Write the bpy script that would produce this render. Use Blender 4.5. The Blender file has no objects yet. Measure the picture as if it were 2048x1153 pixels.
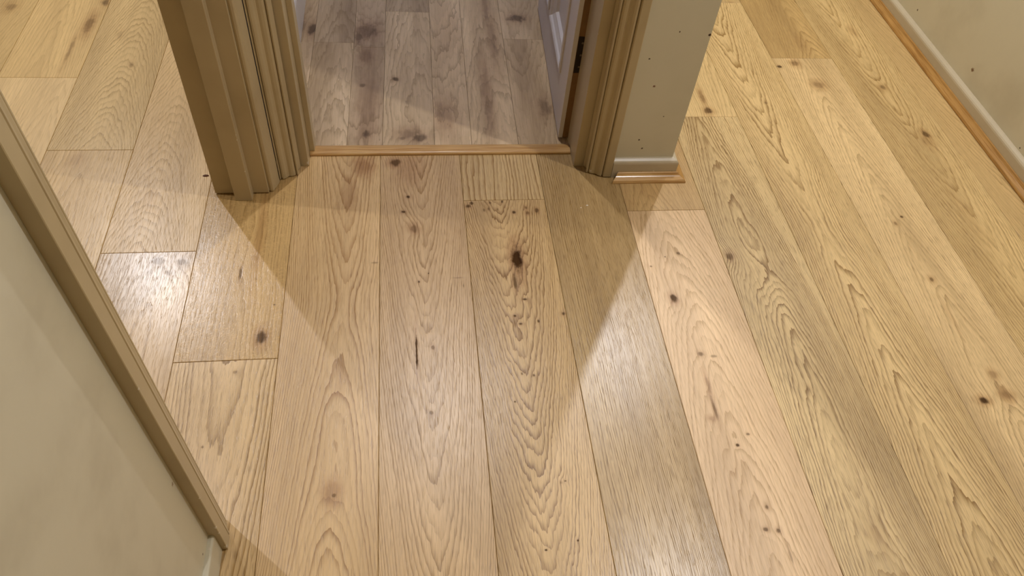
import bpy, bmesh, math, random
from mathutils import Matrix, Vector

scene = bpy.context.scene
COL = scene.collection
random.seed(7)

# ------------------------------------------------------------------ camera
cam_data = bpy.data.cameras.new('camera')
cam_data.sensor_fit = 'HORIZONTAL'
cam_data.sensor_width = 36.0
cam_data.lens = 26.59
cam_data.clip_start = 0.02
cam = bpy.data.objects.new('camera', cam_data)
COL.objects.link(cam)
cam.matrix_world = Matrix((
    (0.99121995, 0.03136216, -0.12845006, 0.52148),
    (-0.10585896, 0.77031967, -0.62880958, 0.0),
    (0.07922678, 0.63688619, 0.76687620, 1.41322),
    (0, 0, 0, 1)))
scene.camera = cam

# ------------------------------------------------------------------ world, exposure
world = bpy.data.worlds.new('world')
scene.world = world
world.use_nodes = True
world.node_tree.nodes['Background'].inputs[0].default_value = (0.02, 0.02, 0.02, 1)
vs = scene.view_settings
vs.view_transform = 'Standard'
vs.look = 'None'
vs.gamma = 1.0
vs.use_curve_mapping = False
vs.exposure = 0.90

# ceiling downlights: (x, y, watts, colour, room)
LAMP_COL = (1.0, 0.99, 1.02)
LAMPS = [
    (-1.06, 3.28, 44, LAMP_COL, 'in the left room, far from the doorway'),
    (-0.91, 1.63, 23, LAMP_COL, 'in the left room, beside the open doorway'),
    (1.78, 2.55, 36, LAMP_COL, 'over the right passage beyond the wall end'),
    (1.78, 1.08, 32, LAMP_COL, 'over the hall by the right wall'),
    (0.68, 2.20, 34, LAMP_COL, 'in the small room behind the threshold'),
]
CEIL = 2.40
P = 0.22           # width of one floor board

# ------------------------------------------------------------------ helpers
def link(o, parent=None):
    COL.objects.link(o)
    if parent is not None:
        o.parent = parent
    return o

def mesh_obj(name, verts, faces, mat, parent=None, loc=(0, 0, 0), smooth=False):
    me = bpy.data.meshes.new(name)
    me.from_pydata(verts, [], faces)
    bm = bmesh.new(); bm.from_mesh(me)
    bmesh.ops.recalc_face_normals(bm, faces=bm.faces)
    bm.to_mesh(me); bm.free()
    if smooth:
        for f in me.polygons: f.use_smooth = True
    me.materials.append(mat)
    o = bpy.data.objects.new(name, me)
    o.location = loc
    return link(o, parent)

def empty(name, loc=(0, 0, 0)):
    o = bpy.data.objects.new(name, None)
    o.empty_display_size = 0.1
    o.location = loc
    return link(o)

def tag(o, label, cat, kind=None, group=None):
    o['label'] = label
    o['category'] = cat
    if kind: o['kind'] = kind
    if group: o['group'] = group
    return o

def boxes(name, lst, mat, parent=None, bevel=0.0, loc=(0, 0, 0)):
    bm = bmesh.new()
    for (x0, x1, y0, y1, z0, z1) in lst:
        r = bmesh.ops.create_cube(bm, size=1.0)
        bmesh.ops.scale(bm, vec=(x1 - x0, y1 - y0, z1 - z0), verts=r['verts'])
        bmesh.ops.translate(bm, vec=((x0 + x1) / 2 - loc[0], (y0 + y1) / 2 - loc[1], (z0 + z1) / 2 - loc[2]), verts=r['verts'])
    if bevel > 0:
        bmesh.ops.bevel(bm, geom=list(bm.edges), offset=bevel, segments=2, affect='EDGES', profile=0.5)
    me = bpy.data.meshes.new(name)
    bm.to_mesh(me); bm.free()
    me.materials.append(mat)
    o = bpy.data.objects.new(name, me)
    o.location = loc
    return link(o, parent)

def extrude(name, prof, axis, a, b, mat, parent=None, mitre=None, cap=True):
    """prof: closed 2D outline; axis 'z': (x,y) up, 'x': (y,z) along x, 'y': (x,z) along y.
    mitre: (fa, fb), functions of the profile point that shift each end."""
    n = len(prof)
    V = []
    for e, t in ((0, a), (1, b)):
        for q in prof:
            s = t + (mitre[e](q) if mitre else 0.0)
            if axis == 'z': V.append((q[0], q[1], s))
            elif axis == 'x': V.append((s, q[0], q[1]))
            else: V.append((q[0], s, q[1]))
    F = [(i, (i + 1) % n, n + (i + 1) % n, n + i) for i in range(n)]
    if cap:
        F += [tuple(range(n)), tuple(range(n, 2 * n))]
    return mesh_obj(name, V, F, mat, parent)

def sm(pts, seg=3):
    """light corner rounding of an open run of profile points (Chaikin)"""
    for _ in range(seg - 1):
        out = [pts[0]]
        for p, q in zip(pts, pts[1:]):
            out.append((p[0] * .75 + q[0] * .25, p[1] * .75 + q[1] * .25))
            out.append((p[0] * .25 + q[0] * .75, p[1] * .25 + q[1] * .75))
        out.append(pts[-1])
        pts = out
    return pts

# ------------------------------------------------------------------ node helpers
class NT:
    def __init__(self, tree):
        self.t = tree; self.n = tree.nodes; self.l = tree.links
    def node(self, typ, **kw):
        nd = self.n.new(typ)
        for k, v in kw.items(): setattr(nd, k, v)
        return nd
    def put(self, sock, val):
        if val is None: return
        if isinstance(val, bpy.types.NodeSocket): self.l.new(val, sock)
        else: sock.default_value = val
    def m(self, op, a, b=None, c=None, clamp=False):
        nd = self.node('ShaderNodeMath', operation=op, use_clamp=clamp)
        for s, v in zip(nd.inputs, (a, b, c)): self.put(s, v)
        return nd.outputs[0]
    def comb(self, x, y, z):
        nd = self.node('ShaderNodeCombineXYZ')
        for s, v in zip(nd.inputs, (x, y, z)): self.put(s, v)
        return nd.outputs[0]
    def noise(self, vec, scale=1.0, detail=2.0, rough=0.5, dist=0.0):
        nd = self.node('ShaderNodeTexNoise', noise_dimensions='3D')
        self.put(nd.inputs['Vector'], vec)
        nd.inputs['Scale'].default_value = scale
        nd.inputs['Detail'].default_value = detail
        nd.inputs['Roughness'].default_value = rough
        nd.inputs['Distortion'].default_value = dist
        return nd.outputs[0]
    def rng(self, v, a, b, c=0.0, d=1.0, smooth=True):
        nd = self.node('ShaderNodeMapRange')
        nd.interpolation_type = 'SMOOTHSTEP' if smooth else 'LINEAR'
        nd.clamp = True
        for s, x in zip(nd.inputs[:5], (v, a, b, c, d)): self.put(s, x)
        return nd.outputs[0]
    def mix(self, f, a, b, mode='MIX'):
        nd = self.node('ShaderNodeMix', data_type='RGBA', blend_type=mode)
        self.put(nd.inputs[0], f)
        self.put(nd.inputs[6], a); self.put(nd.inputs[7], b)
        return nd.outputs[2]
    def sep(self, vec):
        nd = self.node('ShaderNodeSeparateXYZ'); self.put(nd.inputs[0], vec)
        return nd.outputs

def srgb(r, g, b):
    f = lambda c: (c / 255 / 12.92) if c / 255 <= 0.04045 else ((c / 255 + 0.055) / 1.055) ** 2.4
    return (f(r), f(g), f(b), 1.0)

def new_mat(name):
    m = bpy.data.materials.new(name)
    m.use_nodes = True
    t = NT(m.node_tree)
    bsdf = m.node_tree.nodes['Principled BSDF']
    return m, t, bsdf

def group(name, ins, outs):
    g = bpy.data.node_groups.new(name, 'ShaderNodeTree')
    for nm, ty, dv in ins:
        s = g.interface.new_socket(nm, in_out='INPUT', socket_type=ty)
        if dv is not None: s.default_value = dv
    for nm, ty in outs:
        g.interface.new_socket(nm, in_out='OUTPUT', socket_type=ty)
    t = NT(g)
    gi = t.node('NodeGroupInput'); go = t.node('NodeGroupOutput')
    return g, t, gi.outputs, go.inputs

FL, VE, CO = 'NodeSocketFloat', 'NodeSocketVector', 'NodeSocketColor'

# knot: bends the ring field round itself, adds a dark core and a brown halo
g_knot, t, I, O = group('knot', [('U', FL, 0), ('V', FL, 0), ('Wobble', FL, 0), ('KU', FL, 0), ('KV', FL, 0), ('RU', FL, .01), ('RV', FL, .01),
                                 ('Amp', FL, 0), ('DarkAmt', FL, 0), ('HaloAmt', FL, 0), ('Field', FL, 0), ('Dark', FL, 0), ('Halo', FL, 0)],
                        [('Field', FL), ('Dark', FL), ('Halo', FL)])
a = t.m('DIVIDE', t.m('SUBTRACT', I['U'], I['KU']), I['RU'])
b = t.m('DIVIDE', t.m('SUBTRACT', I['V'], I['KV']), I['RV'])
d = t.m('SQRT', t.m('ADD', t.m('MULTIPLY', a, a), t.m('MULTIPLY', b, b)))
dn = t.m('ADD', d, t.m('MULTIPLY', t.m('SUBTRACT', I['Wobble'], 0.5), 1.3))
core = t.m('MULTIPLY', t.rng(dn, 1.05, 0.35), I['DarkAmt'])
halo = t.m('MULTIPLY', t.rng(dn, 2.3, 0.3), I['HaloAmt'])
a2 = t.m('MULTIPLY', a, 0.36); b2 = t.m('MULTIPLY', b, 0.30)
gs = t.m('EXPONENT', t.m('MULTIPLY', t.m('ADD', t.m('MULTIPLY', a2, a2), t.m('MULTIPLY', b2, b2)), -1.0))
t.put(O['Field'], t.m('MULTIPLY_ADD', gs, I['Amp'], I['Field']))
t.put(O['Dark'], t.m('MAXIMUM', core, I['Dark']))
t.put(O['Halo'], t.m('MAXIMUM', halo, I['Halo']))

# oak figure
g_oak, t, I, O = group('oak_figure', [('U', FL, 0), ('V', FL, 0), ('Seed', FL, 0), ('U0', FL, .11), ('V0', FL, 6), ('RingsAcross', FL, 160), ('RingsAlong', FL, 12),
                                      ('Soft', FL, .006), ('Warp', FL, .03), ('LineAmt', FL, .5), ('PoreAmt', FL, .4), ('FleckAmt', FL, 0), ('Jag', FL, 1.5), ('Tone', FL, .16), ('Field', FL, 0), ('Dark', FL, 0), ('Halo', FL, 0),
                                      ('Base', CO, (.6, .4, .2, 1)), ('Line', CO, (.35, .2, .08, 1)), ('KnotDark', CO, (.02, .012, .006, 1)), ('KnotHalo', CO, (.25, .12, .04, 1))],
                       [('Color', CO), ('Height', FL)])
U, Vv, S = I['U'], I['V'], I['Seed']
n1 = t.noise(t.comb(t.m('MULTIPLY', U, 3.5), t.m('MULTIPLY', Vv, 1.3), S), 1.0, 2.0)
n2 = t.noise(t.comb(t.m('MULTIPLY', U, 38.0), t.m('MULTIPLY', Vv, 7.0), t.m('ADD', S, 5.3)), 1.0, 3.0, .6)
u1 = t.m('MULTIPLY_ADD', t.m('SUBTRACT', n1, 0.5), I['Warp'], U)
du = t.m('SUBTRACT', u1, I['U0'])
du = t.m('SUBTRACT', t.m('SQRT', t.m('ADD', t.m('MULTIPLY', du, du), t.m('MULTIPLY', I['Soft'], I['Soft']))), I['Soft'])
# rings crowd together away from the middle of the board
du = t.m('MULTIPLY', du, t.m('MULTIPLY_ADD', du, 2.8, 0.22))
dv = t.m('SUBTRACT', Vv, I['V0'])
dv = t.m('SQRT', t.m('MULTIPLY_ADD', dv, dv, 0.0025))
F = t.m('SUBTRACT', t.m('MULTIPLY', du, I['RingsAcross']), t.m('MULTIPLY', dv, I['RingsAlong']))
F = t.m('ADD', F, I['Field'])
F = t.m('ADD', F, t.m('MULTIPLY', n1, 3.0))
F = t.m('MULTIPLY_ADD', n2, I['Jag'], F)
F = t.m('ADD', F, 400.0)
fr = t.m('FRACT', F)
ring = t.m('FLOOR', F)
rv = t.noise(t.comb(t.m('MULTIPLY', ring, 0.77), S, t.m('MULTIPLY', Vv, 1.2)), 1.0, 1.0)
rv = t.rng(rv, 0.32, 0.64, 0.28, 1.0)
line = t.m('MULTIPLY', t.m('POWER', t.rng(fr, 0.36, 0.92, smooth=False), 1.5), t.rng(fr, 1.0, 0.95))
line = t.m('MULTIPLY', line, rv)
pn = t.noise(t.comb(t.m('MULTIPLY', u1, 620.0), t.m('MULTIPLY', Vv, 30.0), t.m('ADD', S, 2.1)), 1.0, 1.0)
pore = t.rng(pn, 0.54, 0.66)
pore = t.m('MULTIPLY', pore, t.m('MULTIPLY_ADD', line, 0.65, 0.45))
fib = t.noise(t.comb(t.m('MULTIPLY', u1, 260.0), t.m('MULTIPLY', Vv, 7.0), t.m('ADD', S, 9.7)), 1.0, 2.0)
big = t.noise(t.comb(t.m('MULTIPLY', u1, 9.0), t.m('MULTIPLY', Vv, 1.0), t.m('ADD', S, 14.0)), 1.0, 3.0, .55)
fl = t.noise(t.comb(t.m('MULTIPLY', u1, 110.0), t.m('MULTIPLY', t.m('MULTIPLY_ADD', n1, .25, Vv), 150.0), t.m('ADD', S, 21.0)), 1.0, 1.5, .5, 1.2)
fl = t.m('MULTIPLY', t.rng(fl, 0.52, 0.64), I['FleckAmt'])
val = t.m('ADD', t.m('MULTIPLY_ADD', t.rng(big, 0.28, 0.72, -1.2, 0.8, smooth=False), I['Tone'], 1.0), t.m('MULTIPLY', t.m('SUBTRACT', fib, 0.5), 0.36))
c = t.mix(1.0, I['Base'], t.comb(val, t.m('POWER', val, 1.12), t.m('POWER', val, 1.30)), 'MULTIPLY')
c = t.mix(t.m('MULTIPLY', line, I['LineAmt'], clamp=True), c, I['Line'])
c = t.mix(t.m('MULTIPLY', pore, I['PoreAmt'], clamp=True), c, t.mix(0.25, I['Line'], I['KnotDark']))
c = t.mix(fl, c, t.mix(1.0, I['Base'], (1.22, 1.22, 1.25, 1), 'MULTIPLY'))
c = t.mix(t.m('MULTIPLY', I['Halo'], 0.8), c, t.mix(1.0, c, t.mix(0.22, I['KnotHalo'], (1, 1, 1, 1)), 'MULTIPLY'))
c = t.mix(t.m('MULTIPLY', t.m('MULTIPLY', I['Dark'], 0.97), t.m('MULTIPLY_ADD', n2, 0.6, 0.7), clamp=True), c, I['KnotDark'])
t.put(O['Color'], c)
h = t.m('MULTIPLY_ADD', line, -0.35, t.m('MULTIPLY', pore, -0.8))
h = t.m('SUBTRACT', h, t.m('MULTIPLY', I['Dark'], 0.8))
h = t.m('MULTIPLY_ADD', fib, 0.35, h)
t.put(O['Height'], t.m('MULTIPLY_ADD', fl, 0.5, h))

OAK_BASE = (222, 183, 137)
OAK_LINE = (141, 104, 44)

def oak_mat(name, seed, u0=.11, v0=6.0, knots=(), across=190, along=13, soft=.006, warp=.03, line=.55, pore=.45, fleck=0.0,
            base=OAK_BASE, linec=OAK_LINE, rough=.36, bump=.42, kd=(60, 40, 24), kh=(184, 142, 74), spec=.75, jag=1.5, tone=.16):
    m, t, bsdf = new_mat(name)
    tc = t.node('ShaderNodeTexCoord')
    u, v, _ = t.sep(tc.outputs['Object'])
    wob = t.noise(t.comb(t.m('MULTIPLY', u, 55.0), t.m('MULTIPLY', v, 38.0), seed + 3.0), 1.0, 3.0, .6)
    F = D = H = None
    for (ku, kv, ru, rvv, amp, dk, hl) in knots:
        k = t.node('ShaderNodeGroup'); k.node_tree = g_knot
        for nm, val in (('U', u), ('V', v), ('Wobble', wob), ('KU', ku), ('KV', kv), ('RU', ru), ('RV', rvv), ('Amp', amp), ('DarkAmt', dk), ('HaloAmt', hl), ('Field', F), ('Dark', D), ('Halo', H)):
            t.put(k.inputs[nm], val)
        F, D, H = k.outputs['Field'], k.outputs['Dark'], k.outputs['Halo']
    o = t.node('ShaderNodeGroup'); o.node_tree = g_oak
    for nm, val in (('U', u), ('V', v), ('Seed', seed), ('U0', u0), ('V0', v0), ('RingsAcross', across), ('RingsAlong', along), ('Soft', soft), ('Warp', warp),
                    ('LineAmt', line), ('PoreAmt', pore), ('FleckAmt', fleck), ('Jag', jag), ('Tone', tone), ('Field', F), ('Dark', D), ('Halo', H),
                    ('Base', srgb(*base)), ('Line', srgb(*linec)), ('KnotDark', srgb(*kd)), ('KnotHalo', srgb(*kh))):
        t.put(o.inputs[nm], val)
    t.put(bsdf.inputs['Base Color'], o.outputs['Color'])
    bsdf.inputs['Roughness'].default_value = rough
    bsdf.inputs['Specular IOR Level'].default_value = spec
    if D is not None:
        t.put(bsdf.inputs['Specular IOR Level'], t.m('MULTIPLY_ADD', D, -spec, spec))
    bp = t.node('ShaderNodeBump')
    bp.inputs['Strength'].default_value = bump
    bp.inputs['Distance'].default_value = 0.0006
    t.put(bp.inputs['Height'], o.outputs['Height'])
    t.put(bsdf.inputs['Normal'], bp.outputs[0])
    return m

def paint_mat(name, col, rough=.5, bump=.12, scale=260.0, dirt=.10, spots=(), spec=.5, dirt_scale=3.0):
    """painted plaster or wood: roller texture, faint smudges; spots: (x, y, z, r, colour) nicks at world places"""
    m, t, bsdf = new_mat(name)
    tc = t.node('ShaderNodeTexCoord')
    v = tc.outputs['Object']
    n = t.noise(v, dirt_scale, 4.0, .6)
    c = t.mix(t.m('MULTIPLY', t.rng(n, .45, .75), dirt), srgb(*col), srgb(col[0] * .62, col[1] * .56, col[2] * .46))
    wob = t.noise(v, 420.0, 2.0)
    for (x, y, z, r, sc) in spots:
        d = t.node('ShaderNodeVectorMath', operation='DISTANCE')
        t.put(d.inputs[0], v); d.inputs[1].default_value = (x, y, z)
        dd = t.m('ADD', t.m('DIVIDE', d.outputs['Value'], r), t.m('MULTIPLY', t.m('SUBTRACT', wob, .5), 1.6))
        c = t.mix(t.rng(dd, 1.1, .6), c, srgb(*sc))
    t.put(bsdf.inputs['Base Color'], c)
    bsdf.inputs['Roughness'].default_value = rough
    bsdf.inputs['Specular IOR Level'].default_value = spec
    bp = t.node('ShaderNodeBump')
    bp.inputs['Strength'].default_value = bump
    bp.inputs['Distance'].default_value = 0.0006
    t.put(bp.inputs['Height'], t.noise(v, scale, 3.0))
    t.put(bsdf.inputs['Normal'], bp.outputs[0])
    return m

def plain_mat(name, col, rough=.5, metal=0.0, emit=None):
    m, t, bsdf = new_mat(name)
    tc = t.node('ShaderNodeTexCoord')
    n = t.noise(tc.outputs['Object'], 40.0, 3.0)
    t.put(bsdf.inputs['Base Color'], t.mix(t.rng(n, .3, .8, 0, .35), srgb(*col), srgb(col[0] * .75, col[1] * .75, col[2] * .75)))
    bsdf.inputs['Roughness'].default_value = rough
    bsdf.inputs['Metallic'].default_value = metal
    if emit:
        bsdf.inputs['Emission Color'].default_value = (*emit[0], 1)
        bsdf.inputs['Emission Strength'].default_value = emit[1]
    return m
# one row per board seen in the photograph: column, middle of its figure, turning point of its figure, knots
FIGURE = {
 '-4n': (-4, 0.2429, 6.0, [(0.1485, 2.3905, 0.0207, 0.0268, 1.5, 0.35, 0.5)]),
 '-3f': (-3, 0.0935, 6.0, [(0.2074, 2.4297, 0.0139, 0.0278, 1, 0.6, 0.6), (0.1866, 2.2921, 0.0148, 0.0639, 1, 0.45, 0.8), (0.1642, 2.1533, 0.0071, 0.0813, 0.3, 0.35, 0.5)]),
 '-3n': (-3, 0.1837, 6.0, []),
 '-2f': (-2, 0.1206, 6.0, [(0.1356, 2.0772, 0.0086, 0.0155, 0.4, 0.3, 0.35), (0.0708, 2.2376, 0.0089, 0.0281, 0.4, 0.2, 0.3)]),
 '-2n': (-2, 0.1092, 6.0, [(0.0812, 1.6457, 0.0175, 0.0242, 0.6, 0.1, 0.4)]),
 '-1f': (-1, 0.0829, 6.0, [(0.0792, 1.4884, 0.0098, 0.026, 0.8, 0.05, 0.2)]),
 '-1n': (-1, 0.1405, 6.0, [(0.1388, 1.2776, 0.0183, 0.0162, 1.2, 0.35, 0.35), (0.1944, 1.2724, 0.0161, 0.0129, 1, 0.38, 0.35), (0.125, 1.2418, 0.0113, 0.0142, 0.6, 0.2, 0.2), (0.168, 1.2402, 0.0136, 0.0126, 0.6, 0.28, 0.2)]),
 '0f': (0, 0.1134, 6.0, [(0.1787, 1.0379, 0.0141, 0.0238, 1.6, 0.75, 0.8), (0.1124, 1.2292, 0.0046, 0.0255, 0.6, 0.6, 0.35), (0.1446, 1.3563, 0.0085, 0.1257, 0.3, 0.12, 0.55), (0.1997, 1.1311, 0.0045, 0.003, 0, 0.6, 0.1)]),
 '0n': (0, 0.1213, -6.0, [(0.1334, 0.9485, 0.0052, 0.0052, 0.5, 0.4, 0.3), (0.0918, 0.7721, 0.0029, 0.0034, 0.3, 0.5, 0.2)]),
 '1': (1, 0.1349, 1.1391, [(0.1758, 1.61, 0.023, 0.0332, 1.2, 0.12, 0.95), (0.1412, 1.4956, 0.013, 0.0505, 0.5, 0.05, 0.5), (0.1304, 0.6581, 0.0153, 0.0252, 1.5, 0.12, 0.8), (0.1346, 0.6506, 0.0057, 0.0052, 0.6, 0.6, 0.5), (0.2084, 1.2528, 0.0109, 0.0033, 0, 0.4, 0.1), (0.1368, 0.9043, 0.0085, 0.0179, 0.5, 0.05, 0.3)]),
 '2': (2, 0.1074, -6.0, [(0.0402, 1.6211, 0.0192, 0.0188, 1.6, 0.75, 0.9), (0.081, 1.6018, 0.0302, 0.0545, 0.6, 0.02, 0.6), (0.0733, 1.4845, 0.0079, 0.0077, 0.3, 0.85, 0.4), (0.0605, 1.4283, 0.0078, 0.0056, 0.3, 0.85, 0.4), (0.0863, 1.3658, 0.0115, 0.0161, 2.2, 0.5, 0.7), (0.094, 1.1876, 0.0036, 0.0048, 0, 0.8, 0.2), (0.1178, 1.2138, 0.0024, 0.0032, 0, 0.8, 0.2), (0.0827, 0.9877, 0.0034, 0.0617, 0.7, 0.95, 0.6), (0.1199, 0.9913, 0.0056, 0.0083, 0.5, 0.5, 0.4), (0.109, 0.8236, 0.0053, 0.0061, 0.4, 0.45, 0.3), (0.1878, 1.1966, 0.0159, 0.0032, 0, 0.3, 0.1), (0.2007, 1.1707, 0.0024, 0.0111, 0, 0.5, 0.1)]),
 '3n': (3, 0.0998, -6.0, [(0.1206, 1.2502, 0.0152, 0.0582, 2.8, 1.0, 1.0), (0.1075, 1.1767, 0.0062, 0.0355, 0.4, 0.7, 0.6), (0.0107, 1.4446, 0.0093, 0.0095, 0.2, 0.8, 0.5), (0.0208, 1.4557, 0.0053, 0.0076, 0.2, 0.8, 0.3), (0.0522, 1.4303, 0.004, 0.0075, 0.1, 0.5, 0.3), (0.0645, 1.4338, 0.004, 0.0076, 0.1, 0.5, 0.3), (0.0884, 1.4313, 0.004, 0.0076, 0.1, 0.5, 0.3), (0.0705, 1.4564, 0.004, 0.0057, 0.1, 0.6, 0.3), (0.1032, 1.4595, 0.0041, 0.0077, 0.1, 0.75, 0.3), (0.1313, 1.4188, 0.0067, 0.0075, 0.2, 0.85, 0.5), (0.1655, 1.435, 0.0054, 0.0076, 0.1, 0.5, 0.7), (0.1686, 1.416, 0.0067, 0.0075, 0.1, 0.45, 0.8), (0.1927, 1.4248, 0.0068, 0.0095, 0.1, 0.6, 0.7), (0.1259, 1.1224, 0.0073, 0.0046, 0.5, 0.8, 0.5), (0.0963, 1.0737, 0.0059, 0.0059, 0.5, 0.85, 0.5), (0.1067, 1.0495, 0.0059, 0.0044, 0.6, 0.75, 0.6), (0.1502, 1.0549, 0.0036, 0.0059, 0.4, 0.85, 0.4), (0.2131, 1.0744, 0.006, 0.0075, 0.6, 0.75, 0.5), (0.0942, 0.9108, 0.0034, 0.0053, 0.3, 0.7, 0.3), (0.1206, 0.9053, 0.0034, 0.0039, 0.3, 0.7, 0.3), (0.0707, 0.84, 0.0022, 0.0025, 0.1, 0.8, 0.2), (0.1529, 0.6493, 0.0041, 0.0032, 0.5, 0.8, 0.3), (0.1433, 0.6467, 0.0041, 0.0043, 0.4, 0.4, 0.3), (0.1585, 0.5261, 0.0029, 0.0029, 0.4, 0.9, 0.3), (0.0943, 0.5126, 0.0038, 0.0029, 0.4, 0.9, 0.3)]),
 '3f': (3, -0.15, 6.0, []),
 '4': (4, -0.15, 6.0, [(0.0989, 0.4694, 0.0029, 0.0084, 0.1, 0.3, 0.2)]),
 '5n': (5, 0.0916, 6.0, [(0.0543, 1.1099, 0.0101, 0.0173, 1.6, 0.85, 0.8), (0.1046, 1.2577, 0.0053, 0.0052, 0.4, 0.6, 0.4), (0.0657, 1.2468, 0.0026, 0.0034, 0, 0.7, 0.1), (0.0791, 0.9429, 0.0084, 0.0084, 0.8, 0.6, 0.5), (0.1083, 0.9343, 0.0096, 0.0042, 0.1, 0.45, 0.2), (0.0724, 0.8584, 0.0046, 0.0317, 0.5, 0.25, 0.7), (0.0699, 0.8002, 0.0045, 0.038, 0.3, 0.55, 0.6), (0.0573, 0.772, 0.009, 0.0073, 0.2, 0.15, 0.7), (0.0952, 0.7054, 0.0055, 0.0047, 0.7, 0.9, 0.4), (0.1265, 0.7298, 0.0045, 0.0036, 0.3, 0.6, 0.4), (0.1135, 0.5652, 0.0052, 0.0062, 0.6, 0.6, 0.5), (0.0962, 0.5197, 0.0061, 0.005, 0.6, 0.65, 0.5), (0.122, 0.5157, 0.0051, 0.006, 0.5, 0.65, 0.5), (0.1289, 0.4673, 0.003, 0.025, 0.2, 0.35, 0.3), (0.0213, 1.2159, 0.0039, 0.0034, 0, 0.6, 0.1)]),
 '5f': (5, 0.0782, 6.0, [(0.0805, 1.4873, 0.02, 0.0242, 1, 0.02, 0.25)]),
 '6n': (6, 0.0914, 6.0, [(0.0187, 1.2425, 0.0122, 0.0157, 3.2, 0.6, 0.8), (0.0885, 1.1797, 0.0170, 0.0240, 4.0, 0, 0.1), (0.0835, 0.8347, 0.0059, 0.0118, 0.6, 0.35, 0.5), (0.1007, 0.4876, 0.0125, 0.0300, 3.0, 0.0, 0.25), (0.1224, 0.4119, 0.0091, 0.0056, 0.5, 0.15, 0.5)]),
 '6f': (6, 0.2258, 6.0, [(0.1325, 1.8506, 0.0147, 0.0202, 1.2, 0.75, 0.8), (0.1303, 1.9197, 0.0083, 0.0422, 0.5, 0.35, 0.8), (0.0366, 1.4937, 0.0088, 0.0122, 0.3, 0, 0.2)]),
 '7n': (7, 0.0906, 1.348, [(0.1159, 1.8913, 0.0067, 0.0078, 0.3, 0.4, 0.4), (0.1123, 1.7683, 0.0163, 0.0542, 0.9, 0, 0.1)]),
 '7f': (7, 0.2167, 6.0, [(0.1801, 2.4862, 0.0137, 0.0141, 0.8, 0.4, 0.6)]),
 '8n': (8, 0.1048, 6.0, [(0.0111, 2.0917, 0.0108, 0.0087, 0.6, 0.9, 0.4), (0.0733, 2.1099, 0.0164, 0.0207, 0.6, 0.4, 0.8), (0.1119, 1.9882, 0.0248, 0.0222, 1.0, 0.35, 0.7), (0.1233, 1.3724, 0.006, 0.0059, 0.4, 0.8, 0.4), (0.0939, 1.3478, 0.0059, 0.0096, 0.5, 0.45, 0.6), (0.1017, 1.1435, 0.0084, 0.0101, 0.9, 0.65, 0.7), (0.0529, 0.7792, 0.0147, 0.0117, 1.4, 0.9, 0.9), (0.1157, 0.7916, 0.0149, 0.0158, 0.7, 0.3, 0.9), (0.1133, 0.8469, 0.0114, 0.0137, 0.5, 0.25, 0.7), (0.0933, 1.0112, 0.0053, 0.0468, 0.4, 0, 0.3)]),
 '8f': (8, 0.1675, 6.0, [(0.1382, 2.2376, 0.0226, 0.0444, 1.4, 0.02, 0.3)]),
 '9': (9, 0.114, -6.0, [(0.116, 1.9782, 0.0108, 0.0168, 0.9, 0.55, 0.6), (0.1513, 1.7306, 0.0136, 0.0196, 1.8, 0.75, 0.8), (0.1427, 1.6992, 0.0202, 0.029, 0.6, 0.1, 0.5), (0.1491, 2.3156, 0.0118, 0.0265, 0.6, 0.1, 0.5), (0.1044, 1.3551, 0.0137, 0.0801, 0.8, 0, 0.2)]),
}
LAMINATE_KNOTS = [(0.2165, 2.285, 0.016, 0.0418, 0.8, 0.8, 0.7), (0.1866, 2.3021, 0.0096, 0.0421, 0.3, 0.4, 0.5), (0.3959, 2.2772, 0.0359, 0.0542, 1, 0.45, 0.7), (0.3691, 2.2384, 0.0161, 0.0352, 0.4, 0.6, 0.6), (0.485, 2.0118, 0.0138, 0.013, 0.6, 0.75, 0.5), (0.4005, 1.747, 0.0127, 0.0202, 0.8, 0.75, 0.7), (0.524, 1.746, 0.0373, 0.0272, 2, 0.3, 0.6), (0.5494, 1.7301, 0.0286, 0.0224, 0.6, 0.65, 0.5), (0.5024, 1.7283, 0.0114, 0.0089, 0.3, 0.5, 0.4), (0.3947, 2.1396, 0.022, 0.0448, 1, 0.2, 0.7), (0.385, 1.9778, 0.012, 0.0127, 0.6, 0.5, 0.5), (0.4016, 1.8694, 0.0263, 0.1495, 0.5, 0.1, 0.6), (0.9032, 2.3694, 0.0387, 0.0289, 0.5, 0.75, 0.5), (0.7646, 1.9311, 0.0155, 0.1582, 0.3, 0.15, 0.6), (0.8072, 2.2323, 0.0168, 0.154, 0.3, 0.2, 0.5), (0.9358, 1.8689, 0.0217, 0.05, 0.6, 0.45, 0.5), (0.8003, 2.4505, 0.0124, 0.1013, 0.4, 0.3, 0.5), (0.6285, 1.8214, 0.0296, 0.0722, 2, 0.1, 0.6), (0.6603, 2.2891, 0.0252, 0.1249, 1.2, 0.0, 0.2)]

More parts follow.
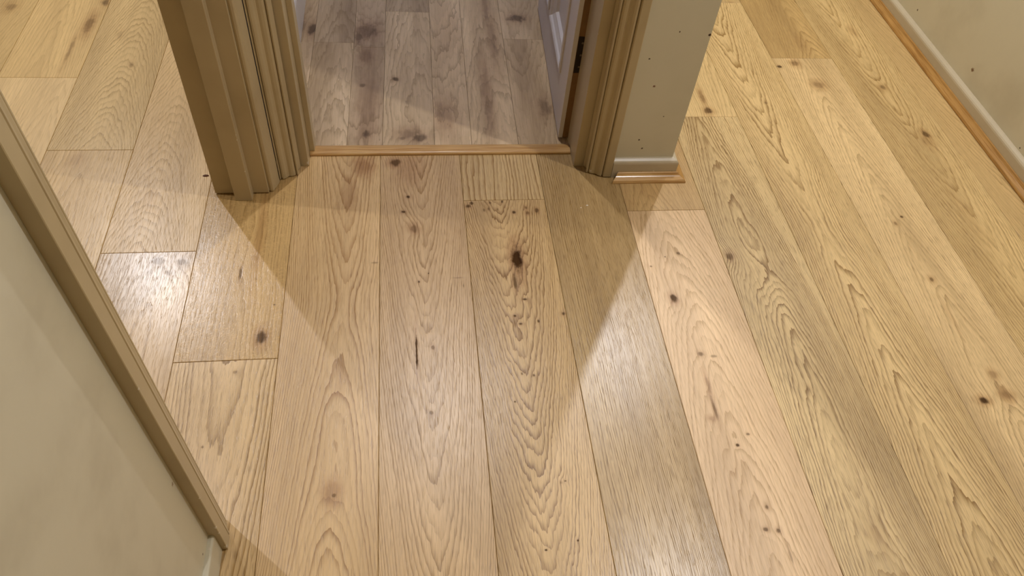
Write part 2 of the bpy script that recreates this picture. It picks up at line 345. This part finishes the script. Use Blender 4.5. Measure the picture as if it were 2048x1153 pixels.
# ------------------------------------------------------------------ paints
NICK = (78, 62, 44)
CHIP = (214, 204, 186)
WALL_COL = (208, 201, 178)
TRIM_COL = (186, 167, 130)
M_wall = paint_mat('wall_paint', WALL_COL, rough=.55)
M_wall_left = paint_mat('wall_paint_smudged', WALL_COL, rough=.42, dirt=.22, dirt_scale=5.5,
                        spots=[(.148, .548, .30, .004, (150, 134, 104)), (.148, .52, .085, .0025, NICK)])
M_wall_stub = paint_mat('wall_paint_nicked', WALL_COL, rough=.5,
                        spots=[(1.1121, 1.565, .3747, .0028, NICK), (1.142, 1.565, .2946, .0038, (120, 84, 56)), (1.1397, 1.565, .122, .003, NICK),
                               (1.1546, 1.565, .0922, .0032, NICK), (1.2474, 1.565, .4424, .0045, (70, 48, 32)), (1.17, 1.565, .45, .0022, NICK), (1.19, 1.565, .20, .0018, NICK)])
M_wall_right = paint_mat('wall_paint_scuffed', WALL_COL, rough=.5, dirt=.20, dirt_scale=4.0,
                         spots=[(2.325, 1.9146, .1114, .007, (120, 92, 62)), (2.325, 1.5793, .0706, .003, NICK), (2.325, 2.2979, .0967, .004, NICK)])
M_trim = paint_mat('trim_gloss_paint', TRIM_COL, rough=.34, bump=.10, scale=120.0, dirt=.25,
                   spots=[(.1135, 1.4795, .10, .0022, CHIP), (.1135, 1.4795, .20, .002, CHIP), (.1135, 1.4795, .215, .0015, CHIP), (.085, 1.505, .36, .004, (128, 92, 58)),
                          (.168, .559, .22, .0025, CHIP), (.168, .559, .10, .004, CHIP), (.168, .559, .075, .003, CHIP), (.168, .559, .012, .005, CHIP), (.168, .56, .55, .002, CHIP),
                          (.981, 1.60, .25, .0016, CHIP), (.981, 1.60, .42, .0016, CHIP), (.2485, 1.612, .012, .006, CHIP), (1.022, 1.566, .012, .004, CHIP)])
M_base = paint_mat('baseboard_gloss_paint', (194, 181, 156), rough=.26, bump=.08, scale=90.0, dirt=.15,
                   spots=[(1.165, 1.55, .02, .003, NICK), (1.20, 1.55, .022, .0035, CHIP), (1.2535, 1.55, .02, .003, NICK)])
M_white = paint_mat('white_gloss_paint', (240, 237, 232), rough=.30, bump=.06, scale=90.0, dirt=.12)
M_door = paint_mat('door_paint', (212, 203, 194), rough=.38, bump=.06, scale=90.0, dirt=.15)
M_blue = paint_mat('blue_wall_paint', (62, 84, 150), rough=.55)
M_ceiling = paint_mat('ceiling_paint', (232, 228, 220), rough=.7)
M_sub = plain_mat('subfloor_dark', (46, 34, 24), .9)
M_edge_shade = plain_mat('shaded_door_edge', (128, 92, 46), .6)  # brown painted in for the shade on the door's hinge edge
M_hinge = plain_mat('dark_bronze_metal', (48, 38, 29), .45, .6)
M_screw = plain_mat('worn_steel', (120, 110, 96), .35, .9)
M_ring = plain_mat('downlight_white', (235, 233, 228), .4)
M_bulb = plain_mat('downlight_lens', (250, 248, 240), .3, 0, ((1.0, .96, .92), 12.0))

def strip_mat(name, axis, base, line, rough=.24):
    """varnished strip with fine straight grain along one axis"""
    m, t, bsdf = new_mat(name)
    tc = t.node('ShaderNodeTexCoord')
    s = t.sep(tc.outputs['Object'])
    k = [240.0, 240.0, 240.0]; k['xyz'.index(axis)] = 9.0
    vec = t.comb(*[t.m('MULTIPLY', a, b) for a, b in zip(s, k)])
    n = t.noise(vec, 1.0, 3.0)
    n2 = t.noise(tc.outputs['Object'], 9.0, 2.0)
    c = t.mix(t.rng(n, .4, .7, 0, .75), srgb(*base), srgb(*line))
    c = t.mix(t.rng(n2, .35, .75, 0, .35), c, srgb(*line))
    t.put(bsdf.inputs['Base Color'], c)
    bsdf.inputs['Roughness'].default_value = rough
    bp = t.node('ShaderNodeBump'); bp.inputs['Strength'].default_value = .12; bp.inputs['Distance'].default_value = .0005
    t.put(bp.inputs['Height'], n); t.put(bsdf.inputs['Normal'], bp.outputs[0])
    return m
M_strip_x = strip_mat('varnished_strip_x', 'x', (206, 166, 108), (166, 120, 66))
M_strip_y = strip_mat('varnished_strip_y', 'y', (186, 142, 80), (146, 102, 48))

# ------------------------------------------------------------------ floor boards
def board_mesh(x0, x1, y0, y1, top=0.0, th=.014, ch=.0009, gap=.00035):
    """one plank with a micro-bevel all round its top"""
    x0 += gap; x1 -= gap; y0 += gap; y1 -= gap
    V = []
    for z, e in ((top - th, 0), (top - ch, 0), (top, ch)):
        V += [(x0 + e, y0 + e, z), (x1 - e, y0 + e, z), (x1 - e, y1 - e, z), (x0 + e, y1 - e, z)]
    F = [(3, 2, 1, 0), (8, 9, 10, 11)]
    for k in (0, 4):
        for i in range(4):
            j = (i + 1) % 4
            F.append((k + i, k + j, k + 4 + j, k + 4 + i))
    return V, F

floor = boxes('floor', [(-3.2, 2.33, -1.6, 4.5, -.05, -.0145)], M_sub)
tag(floor, 'light oak plank floor with knots and cathedral grain running towards the doorway', 'floor', 'structure')

# look of each board seen in the photograph
LOOK = {  # base: board tone, shifted lighter at the sides to carry lamplight
 '-4n': dict(seed=41, line=0.34, pore=0.31, base=(215, 182, 122)),
 '-3f': dict(seed=3.3, line=0.29, pore=0.25, along=6, base=(225, 191, 130)),
 '-3n': dict(seed=5.1, line=0.16, pore=0.19, base=(235, 203, 148)),
 '-2f': dict(seed=7.7, line=0.57, pore=0.31, across=230, along=30, soft=.016, jag=2.4, base=(215, 184, 128)),
 '-2n': dict(seed=8.2, line=0.37, pore=0.31, along=5, tone=.22, base=(213, 180, 126)),
 '-1f': dict(seed=11.4, line=0.48, pore=0.38, across=230, along=30, soft=.014, jag=2.4, base=(217, 184, 132)),
 '-1n': dict(seed=12.9, line=0.67, pore=0.44, across=150, along=9, jag=2.5, base=(207, 176, 132), kd=(96, 84, 76), kh=(170, 150, 130), rough=.28),
 '0f': dict(seed=15.2, line=0.41, pore=0.50, across=210, along=2, fleck=.42, base=(195, 160, 104), rough=.29, kd=(44, 30, 24)),
 '0n': dict(seed=17.8, line=1.00, pore=0.75, across=200, along=6, soft=.02, warp=.04, base=(214, 181, 129), linec=(143, 106, 44), rough=0.31),
 '1': dict(seed=19.5, line=0.83, pore=0.56, across=260, along=15, soft=.012, base=(210, 176, 124), linec=(149, 106, 46)),
 '2': dict(seed=23.1, line=0.76, pore=0.62, across=280, along=18, soft=.010, jag=1.9, base=(204, 171, 124), linec=(143, 106, 50), rough=.36),
 '3n': dict(seed=26.3, line=0.98, pore=0.69, across=290, along=24, soft=.012, warp=.05, jag=2.8, tone=.20, base=(202, 168, 113), linec=(135, 96, 36)),
 '3f': dict(seed=28.0, line=1.00, pore=0.56, across=58, along=1.0, soft=.03, base=(206, 175, 122), linec=(139, 100, 40)),
 '4': dict(seed=31.6, line=0.90, pore=0.94, across=150, along=1.5, soft=.02, tone=.22, base=(188, 158, 108), linec=(133, 98, 40), rough=.31),
 '5n': dict(seed=33.2, line=0.52, pore=0.40, across=190, along=18, soft=.010, jag=2.0, tone=.20, base=(225, 191, 145), linec=(157, 116, 56), rough=.42),
 '5f': dict(seed=35.9, line=0.46, pore=0.50, along=18, tone=.22, base=(205, 170, 116)),
 '6n': dict(seed=37.4, line=1.00, pore=0.81, across=290, along=11, soft=.012, warp=.06, jag=2.4, tone=.22, base=(211, 182, 129), linec=(131, 94, 32), rough=.42),
 '6f': dict(seed=39.8, line=0.39, pore=0.45, along=8, base=(225, 194, 137), rough=.42),
 '7n': dict(seed=43.3, line=0.92, pore=0.69, across=250, along=11, soft=0.014, warp=.06, jag=2.0, base=(219, 188, 132), linec=(139, 100, 34), rough=.42),
 '7f': dict(seed=44.8, line=0.40, pore=0.44, base=(203, 172, 119), rough=.42),
 '8n': dict(seed=47.0, line=0.53, pore=0.62, across=240, along=12, tone=.22, base=(223, 192, 139), rough=.44),
 '8f': dict(seed=49.6, line=0.57, pore=0.56, along=18, tone=.24, base=(197, 163, 105), rough=.44),
 '9': dict(seed=52.2, line=0.71, pore=0.75, across=210, along=10, warp=.06, tone=.22, base=(215, 184, 127), linec=(141, 102, 36), rough=.44),
}
MAT = {}
for key, (colm, u0, v0, knots) in FIGURE.items():
    MAT[key] = oak_mat('oak_board_' + key.replace('-', 'm'), u0=u0, v0=v0, knots=knots, **LOOK[key])
GEN = [oak_mat('oak_generic_%d' % i, 60 + i * 7.3, u0=.04 + .03 * i, v0=random.choice((-6, 6)), line=.3 + .08 * i, along=8 + 3 * i,
               base=(214 - 3 * i, 182 - 3 * i, 127 - 3 * i),
               knots=[(random.uniform(.03, .19), random.uniform(-1.4, 4.0), .006, .009, .8, .7, .6) for _ in range(5)]) for i in range(4)]

Y0, Y1 = -1.6, 4.5
DOORY = 1.672
# column: list of (y0, y1, material)
def gen(i): return GEN[i % 4]
PLAN = {
 -4: [(-1.6, 1.2, gen(0)), (1.2, 3.4, MAT['-4n']), (3.4, Y1, gen(1))],
 -3: [(-1.6, .1, gen(1)), (.1, 2.012, MAT['-3n']), (2.012, 4.1, MAT['-3f'])],
 -2: [(-1.6, -.3, gen(2)), (-.3, 1.685, MAT['-2n']), (1.685, 3.7, MAT['-2f'])],
 -1: [(-1.6, -.7, gen(3)), (-.7, 1.306, MAT['-1n']), (1.306, 3.3, MAT['-1f'])],
 0: [(-1.6, -1.1, gen(0)), (-1.1, .980, MAT['0n']), (.980, DOORY, MAT['0f'])],
 1: [(-1.6, -.3, gen(1)), (-.3, DOORY, MAT['1'])],
 2: [(-1.6, .05, gen(2)), (.05, DOORY, MAT['2'])],
 3: [(-1.6, -.55, gen(3)), (-.55, 1.467, MAT['3n']), (1.467, DOORY, MAT['3f'])],
 4: [(-1.6, -.15, gen(0)), (-.15, DOORY, MAT['4'])],
 5: [(-1.6, -.6, gen(1)), (-.6, 1.416, MAT['5n']), (1.416, 3.4, MAT['5f'])],
 6: [(-1.6, -.2, gen(2)), (-.2, 1.822, MAT['6n']), (1.822, 3.8, MAT['6f'])],
 7: [(-1.6, .2, gen(3)), (.2, 2.495, MAT['7n']), (2.495, Y1, MAT['7f'])],
 8: [(-1.6, .1, gen(0)), (.1, 2.141, MAT['8n']), (2.141, 4.1, MAT['8f'])],
 9: [(-1.6, .35, gen(1)), (.35, 3.0, MAT['9']), (3.0, Y1, gen(2))],
 10: [(-1.6, .9, gen(3)), (.9, 2.9, gen(2)), (2.9, Y1, gen(0))],
}
for k in range(-14, -4):
    y = Y0 + random.uniform(.3, 1.8)
    PLAN[k] = [(Y0, y, gen(k)), (y, y + 2.0, gen(k + 1)), (y + 2.0, Y1, gen(k + 2))]
for k, lst in sorted(PLAN.items()):
    if lst[-1][1] < Y1 - .05 and k not in (0, 1, 2, 3, 4):
        lst.append((lst[-1][1], Y1, gen(k + 3)))
    x0 = k * P
    x1 = x0 + P if k < 10 else 2.315
    for (a, b, mat) in lst:
        V, F = board_mesh(0, x1 - x0, a, b)
        mesh_obj('floor_board', V, F, mat, floor, (x0, 0, 0))

# laminate planks of the small room behind the threshold
lam_floor = boxes('floor', [(.10, 1.10, DOORY + .002, 3.7, -.0142, -.012)], M_sub)
tag(lam_floor, 'greyish brown laminate plank floor of the small room behind the threshold', 'floor', 'structure')
lam_edges = [.10, .219, .3466, .4458, .5932, .6996, .8351, .975, 1.099]
lam_joint = [2.0, 2.21, 2.185, 2.40, 2.62, 2.75, 2.24, 2.5]
LAM_BASE = [(208, 180, 142), (208, 181, 143), (212, 185, 148), (208, 181, 142), (212, 184, 144), (204, 176, 136), (210, 182, 142), (202, 173, 134)]
lam_slope = .0145
for i in range(8):
    xa, xb = lam_edges[i], lam_edges[i + 1]
    ox = xa - 1.715 * lam_slope
    ks = [(round(kx - ky * lam_slope - ox, 4), ky, ru, rv_, am, dk, hl) for (kx, ky, ru, rv_, am, dk, hl) in LAMINATE_KNOTS
          if xa - .01 < kx - (ky - 1.715) * lam_slope < xb + .01]
    j = lam_joint[i]
    for q, (a, b) in enumerate(((DOORY + .002, j), (j, 3.7))):
        bs = LAM_BASE[i] if q == 0 else tuple(int(c * (.90 if i % 2 else .96)) for c in LAM_BASE[i])
        mat = oak_mat('laminate_%d_%d' % (i, q), 80 + i * 5.7 + q * 2.9, u0=(xb - xa) * (.35 + .3 * (i % 2)), v0=6.0 if i % 2 else -6.0, knots=ks, across=120, along=9,
                      soft=.012, warp=.08, line=.50, pore=.18, jag=3.0, tone=.30, base=bs, linec=(129, 104, 64), rough=.36, bump=.06, kd=(78, 64, 54), kh=(176, 140, 108))
        V, F = board_mesh(0, xb - xa, a, b, top=-.0003, th=.0115, ch=.0005)
        o = mesh_obj('laminate_plank', V, F, mat, lam_floor, (ox, 0, 0))
        o.rotation_euler.z = -math.atan(lam_slope)

# ------------------------------------------------------------------ walls and ceiling
HEAD = 2.04
w = boxes('wall_left', [(.018, .148, -1.6, .612, 0, CEIL), (.018, .148, .612, 1.52, HEAD + .02, CEIL)], M_wall_left)
tag(w, 'smudged taupe painted wall in the left foreground beside the door casing', 'wall', 'structure')
w = boxes('wall_partition', [(.020, .110, 1.52, 4.5, 0, CEIL)], M_wall)
tag(w, 'taupe wall between the left room and the small room', 'wall', 'structure')
w = boxes('wall_far', [(1.0450, 1.25, 1.565, 1.70, 0, CEIL), (1.0093, 1.0450, 1.600, 1.70, 0, CEIL), (1.14, 1.25, 1.70, 4.5, 0, CEIL), (.150, 1.0087, 1.58, 1.70, HEAD + .02, CEIL)], M_wall_stub)
tag(w, 'narrow taupe wall end with dark nicks right of the doorway', 'wall', 'structure')
w = boxes('wall_right', [(2.325, 2.425, -1.6, 4.5, 0, CEIL)], M_wall_right)
tag(w, 'scuffed taupe wall along the right passage behind the baseboard', 'wall', 'structure')
w = boxes('wall_room_left', [(.112, .171, 1.66, 3.7, 0, CEIL)], M_blue)
tag(w, 'deep blue painted wall inside the small room above the white baseboard', 'wall', 'structure')
w = boxes('wall_room_back', [(.171, 1.14, 3.7, 3.78, 0, CEIL)], M_blue)
tag(w, 'blue end wall of the small room behind the doorway', 'wall', 'structure')
w = boxes('wall_room_right', [(1.10, 1.138, 1.71, 3.7, 0, CEIL)], M_white)
tag(w, 'white side wall of the small room behind the open door', 'wall', 'structure')
w = boxes('wall_end', [(-3.2, 2.325, 4.5, 4.6, 0, CEIL)], M_wall)
tag(w, 'taupe end wall of the left room and the passage', 'wall', 'structure')
w = boxes('wall_back', [(-3.2, 2.325, -1.7, -1.6, 0, CEIL)], M_wall)
tag(w, 'taupe wall behind the viewer', 'wall', 'structure')
w = boxes('wall_outer', [(-3.3, -3.2, -1.6, 4.5, 0, CEIL)], M_wall)
tag(w, 'taupe far side wall of the left room', 'wall', 'structure')
ceiling = boxes('ceiling', [(-3.3, 2.425, -1.7, 4.6, CEIL, CEIL + .08)], M_ceiling)
tag(ceiling, 'plain off-white ceiling carrying the round downlights', 'ceiling', 'structure')

# ------------------------------------------------------------------ doorway with threshold: frame, casings, door
door = empty('door_1', (.615, 1.62, 0))
tag(door, 'taupe moulded door frame with panelled door standing open behind the threshold', 'doorway', 'structure')
def part(o, root):
    o.parent = root
    o.matrix_parent_inverse = Matrix.Translation(-root.location)
    return o
GAP = .0035
# casing right of the opening (plan outline, then extruded upwards)
cas_front = [(1.0088, 1.598), (1.0150, 1.590), (1.0160, 1.578), (1.0112, 1.572), (1.0135, 1.5690), (1.0160, 1.5690), (1.0172, 1.5735), (1.0188, 1.5735), (1.0198, 1.5690),  # inner edge undercut, shaped to keep itself in shade
             (1.0240, 1.5655), (1.0300, 1.5640), (1.0360, 1.5640), (1.0400, 1.5610), (1.0440, 1.5560), (1.0490, 1.5535), (1.0530, 1.5535),
             (1.0540, 1.5580), (1.0555, 1.5580), (1.0565, 1.5525), (1.0590, 1.5500), (1.0780, 1.5490), (1.0797, 1.5505)]
right_prof = cas_front + [(1.0797, 1.567), (1.0790, 1.598)]
part(extrude('casing', right_prof, 'z', GAP, HEAD + .07, M_trim), door)
left_prof = [(1.2362 - x, y + .004) for (x, y) in cas_front if x < 1.0570] + [(.1770, 1.556), (.1770, 1.605)]
part(extrude('casing', left_prof, 'z', GAP, HEAD + .07, M_trim), door)
head_prof = [(y, HEAD + (x - 1.0095)) for (x, y) in right_prof]
part(extrude('casing', head_prof, 'x', .1775, 1.0797, M_trim), door)
# linings
def lining(x0, x1, y0, y1, z0, z1, nm='lining'):
    return part(boxes(nm, [(x0, x1, y0, y1, z0, z1)], M_trim, bevel=.0012), door)
lining(.981, 1.0092, 1.5985, 1.745, 0.0, HEAD)
lining(.2235, .2483, 1.6105, 1.745, 0.0, HEAD)
lining(.2483, .981, 1.606, 1.745, HEAD - .028, HEAD)
part(boxes('door_stop', [(.2483, .262, 1.662, 1.700, .011, HEAD - .028)], M_trim, bevel=.001), door)
part(boxes('door_stop', [(.262, .967, 1.662, 1.700, HEAD - .042, HEAD - .028)], M_trim, bevel=.001), door)

# door leaf: opened into the small room; s runs along the leaf, n is its thickness
leaf_root = empty('door_leaf', (.953, 1.716, 0))
part(leaf_root, door)
leaf_root.rotation_euler.z = math.atan2(.73, .032) - math.pi / 2   # local y runs along the leaf
T_, LW, LB, LT = .040, .705, .009, 2.0
def leaf_part(name, V, F, mat):
    o = mesh_obj(name, V, F, mat, leaf_root)
    return o
SA, SB = .118, .395           # first panel column
SC, SD = .485, .600
PZ = [(.165, .74), (.93, 1.50), (1.62, 1.88)]
cells = [(.0, SA, LB, LT), (SB, .455, LB, LT), (.640, LW, LB, LT)]
def box_vf(x0, x1, y0, y1, z0, z1, V, F):
    b = len(V)
    V += [(x, y, z) for z in (z0, z1) for (x, y) in ((x0, y0), (x1, y0), (x1, y1), (x0, y1))]
    F += [(b, b + 3, b + 2, b + 1), (b + 4, b + 5, b + 6, b + 7)] + [(b + i, b + (i + 1) % 4, b + 4 + (i + 1) % 4, b + 4 + i) for i in range(4)]
cols = [(SA, SB), (.455, .640)]
def stile(s0, s1, z0, z1, nm):
    V, F = [], []; box_vf(0, T_, s0, s1, z0, z1, V, F)
    leaf_part(nm, V, F, M_door)
for s0, s1 in ((0, SA), (SB, .455), (.640, LW)): stile(s0, s1, LB, LT, 'stile')
zc = [LB] + [z for pz in PZ for z in pz] + [LT]
for (s0, s1) in cols:
    for i in range(0, len(zc), 2): stile(s0, s1, zc[i], zc[i + 1], 'rail')
    for (z0, z1) in PZ:
        V, F = [], []; box_vf(.016, T_ - .016, s0, s1, z0, z1, V, F); leaf_part('panel', V, F, M_door)
        # moulding ring sloping from the face of the leaf down to the panel
        steps = [(0.0, -.0045), (.008, -.0070), (.014, -.004), (.018, .001), (.030, .006), (.036, .0075), (.042, .016)]
        V, F = [], []
        for (inset, dep) in steps:
            V += [(dep, s0 + inset - .010, z0 + inset - .010), (dep, s1 - inset + .010, z0 + inset - .010), (dep, s1 - inset + .010, z1 - inset + .010), (dep, s0 + inset - .010, z1 - inset + .010)]
        for k in range(len(steps) - 1):
            for i in range(4):
                j = (i + 1) % 4
                F.append((4 * k + i, 4 * k + j, 4 * k + 4 + j, 4 * k + 4 + i))
        b = len(V)
        V += [(.0165, s0 - .010, z0 - .010), (.0165, s1 + .010, z0 - .010), (.0165, s1 + .010, z1 + .010), (.0165, s0 - .010, z1 + .010)]
        for i in range(4):
            j = (i + 1) % 4
            F.append((i, j, b + j, b + i))
        leaf_part('panel_moulding', V, F, M_door)

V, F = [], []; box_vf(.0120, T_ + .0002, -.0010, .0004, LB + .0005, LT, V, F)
leaf_part('edge_shade_strip', V, F, M_edge_shade)

def hinge(z):
    o = part(boxes('hinge', [(.9655, 1.004, 1.7130, 1.7158, z - .055, z + .055)], M_hinge, bevel=.0006), door)
    k = bpy.data.meshes.new('knuckle')
    bm = bmesh.new()
    bmesh.ops.create_cone(bm, cap_ends=True, segments=14, radius1=.0055, radius2=.0055, depth=.110)
    bm.to_mesh(k); bm.free(); k.materials.append(M_hinge)
    kn = bpy.data.objects.new('knuckle', k); link(kn)
    kn.location = (.9945, 1.7085, z)
    kn.parent = o
    for dz in (-.036, 0, .036):
        bm = bmesh.new()
        bmesh.ops.create_cone(bm, cap_ends=True, segments=10, radius1=.0038, radius2=.003, depth=.0012)
        s = bpy.data.meshes.new('screw'); bm.to_mesh(s); bm.free(); s.materials.append(M_screw)
        so = bpy.data.objects.new('screw', s); link(so)
        so.location = (.978, 1.7132, z + dz); so.rotation_euler.x = math.pi / 2
        so.parent = o
for z in (.286, 1.75): hinge(z)

# ------------------------------------------------------------------ open doorway on the left: lining, stop, casings
door2 = empty('door_2', (.085, 1.06, 0))
tag(door2, 'taupe door frame with stop batten and casings opening into the left room', 'doorway', 'structure')
part(boxes('lining', [(.018, .1537, 1.505, 1.532, GAP, HEAD)], M_trim, bevel=.0014), door2)
part(boxes('lining', [(.018, .1475, .600, .626, GAP, HEAD)], M_trim, bevel=.0014), door2)
part(boxes('lining', [(.018, .1505, .626, 1.505, HEAD - .026, HEAD)], M_trim, bevel=.0014), door2)
part(boxes('door_stop', [(.0715, .1140, 1.4795, 1.505, 0.0, HEAD - .026)], M_trim, bevel=.0012), door2)
part(boxes('door_stop', [(.0715, .1140, .626, .6505, 0.0, HEAD - .026)], M_trim, bevel=.0012), door2)
part(boxes('door_stop', [(.0715, .1140, .6505, 1.4795, HEAD - .050, HEAD - .026)], M_trim, bevel=.0012), door2)
far_prof = [(.1540, 1.556), (.1540, 1.5125), (.1590, 1.5110), (.1640, 1.5118), (.1668, 1.5145), (.1662, 1.5185), (.1672, 1.5205), (.1690, 1.5225),
            (.1730, 1.5330), (.1762, 1.5440), (.1768, 1.5478), (.1750, 1.556)]
part(extrude('casing', far_prof, 'z', GAP, HEAD + .06, M_trim), door2)
near_prof = [(.1482, .5590), (.1672, .5590), (.1680, .5600), (.1680, .5820), (.1670, .5835), (.1652, .5845), (.1652, .5858), (.1668, .5872), (.1660, .5915),
             (.1630, .5965), (.1600, .5995), (.1600, .6060), (.1594, .6085), (.1575, .6092), (.1575, .6108), (.1585, .6122), (.1570, .6165), (.1555, .6186), (.1482, .6186)]
part(extrude('casing', near_prof, 'z', 0.0015, HEAD + .06, M_trim), door2)
hp = [(x, HEAD + (.6186 - y)) for (x, y) in near_prof]
part(extrude('casing', hp, 'y', .6190, 1.5105, M_trim), door2)

# ------------------------------------------------------------------ threshold strip
thr_prof = [(1.6512, .0006), (1.6512, .0055)] + sm([(1.6512, .0055), (1.6545, .0092), (1.6640, .0108), (1.6760, .0100), (1.6880, .0068), (1.6945, .0022)], 2)[1:] + [(1.6945, .0006)]
thr = extrude('trim_1', thr_prof, 'x', .2490, .9800, M_strip_x)
tag(thr, 'rounded varnished wooden threshold strip between oak floor and laminate', 'threshold', 'structure')

# ------------------------------------------------------------------ baseboards and wooden beading
# wall end right of the doorway, returning along the passage
bb = [(1.565, 0), (1.5495, 0), (1.5490, .048), (1.5500, .053), (1.5530, .0570), (1.5600, .0605), (1.5650, .0615)]
o = extrude('baseboard_far', bb, 'x', 1.0800, 1.2500, M_base, mitre=(lambda q: 0.0, lambda q: 1.565 - q[0]))
tag(o, 'glossy taupe baseboard across the narrow wall end', 'baseboard', 'structure')
rb = [(1.25 + (1.565 - y), z) for (y, z) in bb]
o = extrude('baseboard_passage', rb, 'y', 1.565, 4.5, M_base, mitre=(lambda q: -(q[0] - 1.25), lambda q: 0.0))
tag(o, 'taupe baseboard on the passage side of the wall end', 'baseboard', 'structure')
sc = [(0, 0.0), (.026, 0.0), (.026, .0035)] + sm([(.026, .0035), (.0235, .0085), (.017, .0110), (.0105, .0130), (.0065, .0170), (.0045, .0205), (.0030, .0215)], 2)[1:] + [(0, .0215)]
q1 = [(1.5490 - a, z + .0004) for (a, z) in sc]
o = extrude('trim_2', q1, 'x', 1.0985, 1.2660, M_strip_x, mitre=(lambda q: -(1.5490 - q[0]) * .75, lambda q: (1.5490 - q[0])))
tag(o, 'short piece of varnished wooden scotia beading below the wall end', 'beading', 'structure')
q2 = [(1.2660 + a, z + .0004) for (a, z) in sc]
o = extrude('trim_3', q2, 'y', 1.5495, 4.5, M_strip_y, mitre=(lambda q: -(q[0] - 1.2660), lambda q: 0.0))
tag(o, 'varnished wooden beading along the passage side of the wall end', 'beading', 'structure')
# right wall
rw = [(2.325 - (1.565 - y), z) for (y, z) in bb]
o = extrude('baseboard_right', rw, 'y', -1.6, 4.5, M_base)
tag(o, 'taupe baseboard with a shiny top edge along the right wall', 'baseboard', 'structure')
q3 = [(2.3090 - a * .8, z + .0012) for (a, z) in sc]
o = extrude('trim_4', q3, 'y', -1.6, 4.5, M_strip_y)
tag(o, 'long varnished wooden scotia beading along the right wall', 'beading', 'structure')
# left wall
lb = [(.148, 0), (.1578, 0), (.1578, .062), (.1570, .066), (.1540, .0685), (.1482, .0690), (.148, .0690)]
o = extrude('baseboard_left', lb, 'y', -1.6, .5588, paint_mat('baseboard_left_paint', WALL_COL, rough=.4, dirt=.3, spots=[(.153, .535, .068, .0025, CHIP)]))
tag(o, 'low taupe baseboard at the foot of the left foreground wall', 'baseboard', 'structure')
# small room
wb = [(.171, 0), (.186, 0), (.186, .118), (.184, .128), (.178, .140), (.174, .150), (.171, .152)]
o = extrude('baseboard_room', wb, 'y', 1.752, 3.7, M_white)
tag(o, 'tall white glossy baseboard below the blue wall of the small room', 'baseboard', 'structure')

# ------------------------------------------------------------------ crumbs on the floor
def crumb(name, x, y, pts, h, mat, label, cat):
    n = len(pts)
    V = [(px, py, 0.0) for px, py in pts] + [(px * .8, py * .8, h * (.7 + .3 * ((i * 7) % 3) / 2)) for i, (px, py) in enumerate(pts)]
    F = [tuple(range(n))[::-1], tuple(range(n, 2 * n))] + [(i, (i + 1) % n, n + (i + 1) % n, n + i) for i in range(n)]
    tag(mesh_obj(name, V, F, mat, None, (x, y, 0.0001)), label, cat)
crumb('wood_splinter', -.0165, 1.577, [(-.0085, -.001), (-.004, -.004), (.003, -.0035), (.009, -.001), (.006, .003), (-.002, .0035), (-.007, .002)], .0022, plain_mat('dark_splinter', (98, 58, 34), .7),
      'small dark brown wood splinter on the oak floor beside the left door frame', 'splinter')
M_fleck = plain_mat('paint_fleck', (236, 228, 214), .6)
crumb('paint_fleck', .9935, 1.4405, [(-.0032, -.001), (0, -.002), (.0034, -.0012), (.003, .0012), (-.001, .002)], .0008, M_fleck, 'larger white paint fleck on the oak floor in front of the right casing', 'paint fleck')
crumb('paint_fleck', .975, 1.432, [(-.0022, -.0008), (.0005, -.0016), (.0024, .0002), (0, .0015)], .0007, M_fleck, 'tiny white paint fleck on the oak floor, left of the larger fleck', 'paint fleck')

# ------------------------------------------------------------------ ceiling downlights
def ring_mesh(name, prof, mat, parent, seg=28):
    V, F = [], []
    n = len(prof)
    for i in range(seg):
        a = 2 * math.pi * i / seg
        V += [(r * math.cos(a), r * math.sin(a), z) for (r, z) in prof]
    for i in range(seg):
        for j in range(n - 1):
            F.append((i * n + j, ((i + 1) % seg) * n + j, ((i + 1) % seg) * n + j + 1, i * n + j + 1))
    return mesh_obj(name, V, F, mat, parent, smooth=True)
for (x, y, watt, colr, where) in LAMPS:
    e = empty('ceiling_downlight', (x, y, CEIL))
    tag(e, 'round white ceiling downlight ' + where, 'downlight', group='ceiling downlights')
    ring_mesh('trim_ring', [(.028, -.004), (.032, -.007), (.042, -.006), (.045, -.0005)], M_ring, e)
    ring_mesh('lens', [(.0001, -.0035), (.015, -.0035), (.028, -.0030)], M_bulb, e)
    ld = bpy.data.lights.new('downlight_beam', 'SPOT')
    ld.energy = watt; ld.color = colr
    ld.shadow_soft_size = .020
    ld.spot_size = math.radians(168); ld.spot_blend = .35
    lo = bpy.data.objects.new('downlight_beam', ld)
    link(lo, e); lo.location = (0, 0, -.012 - .02)
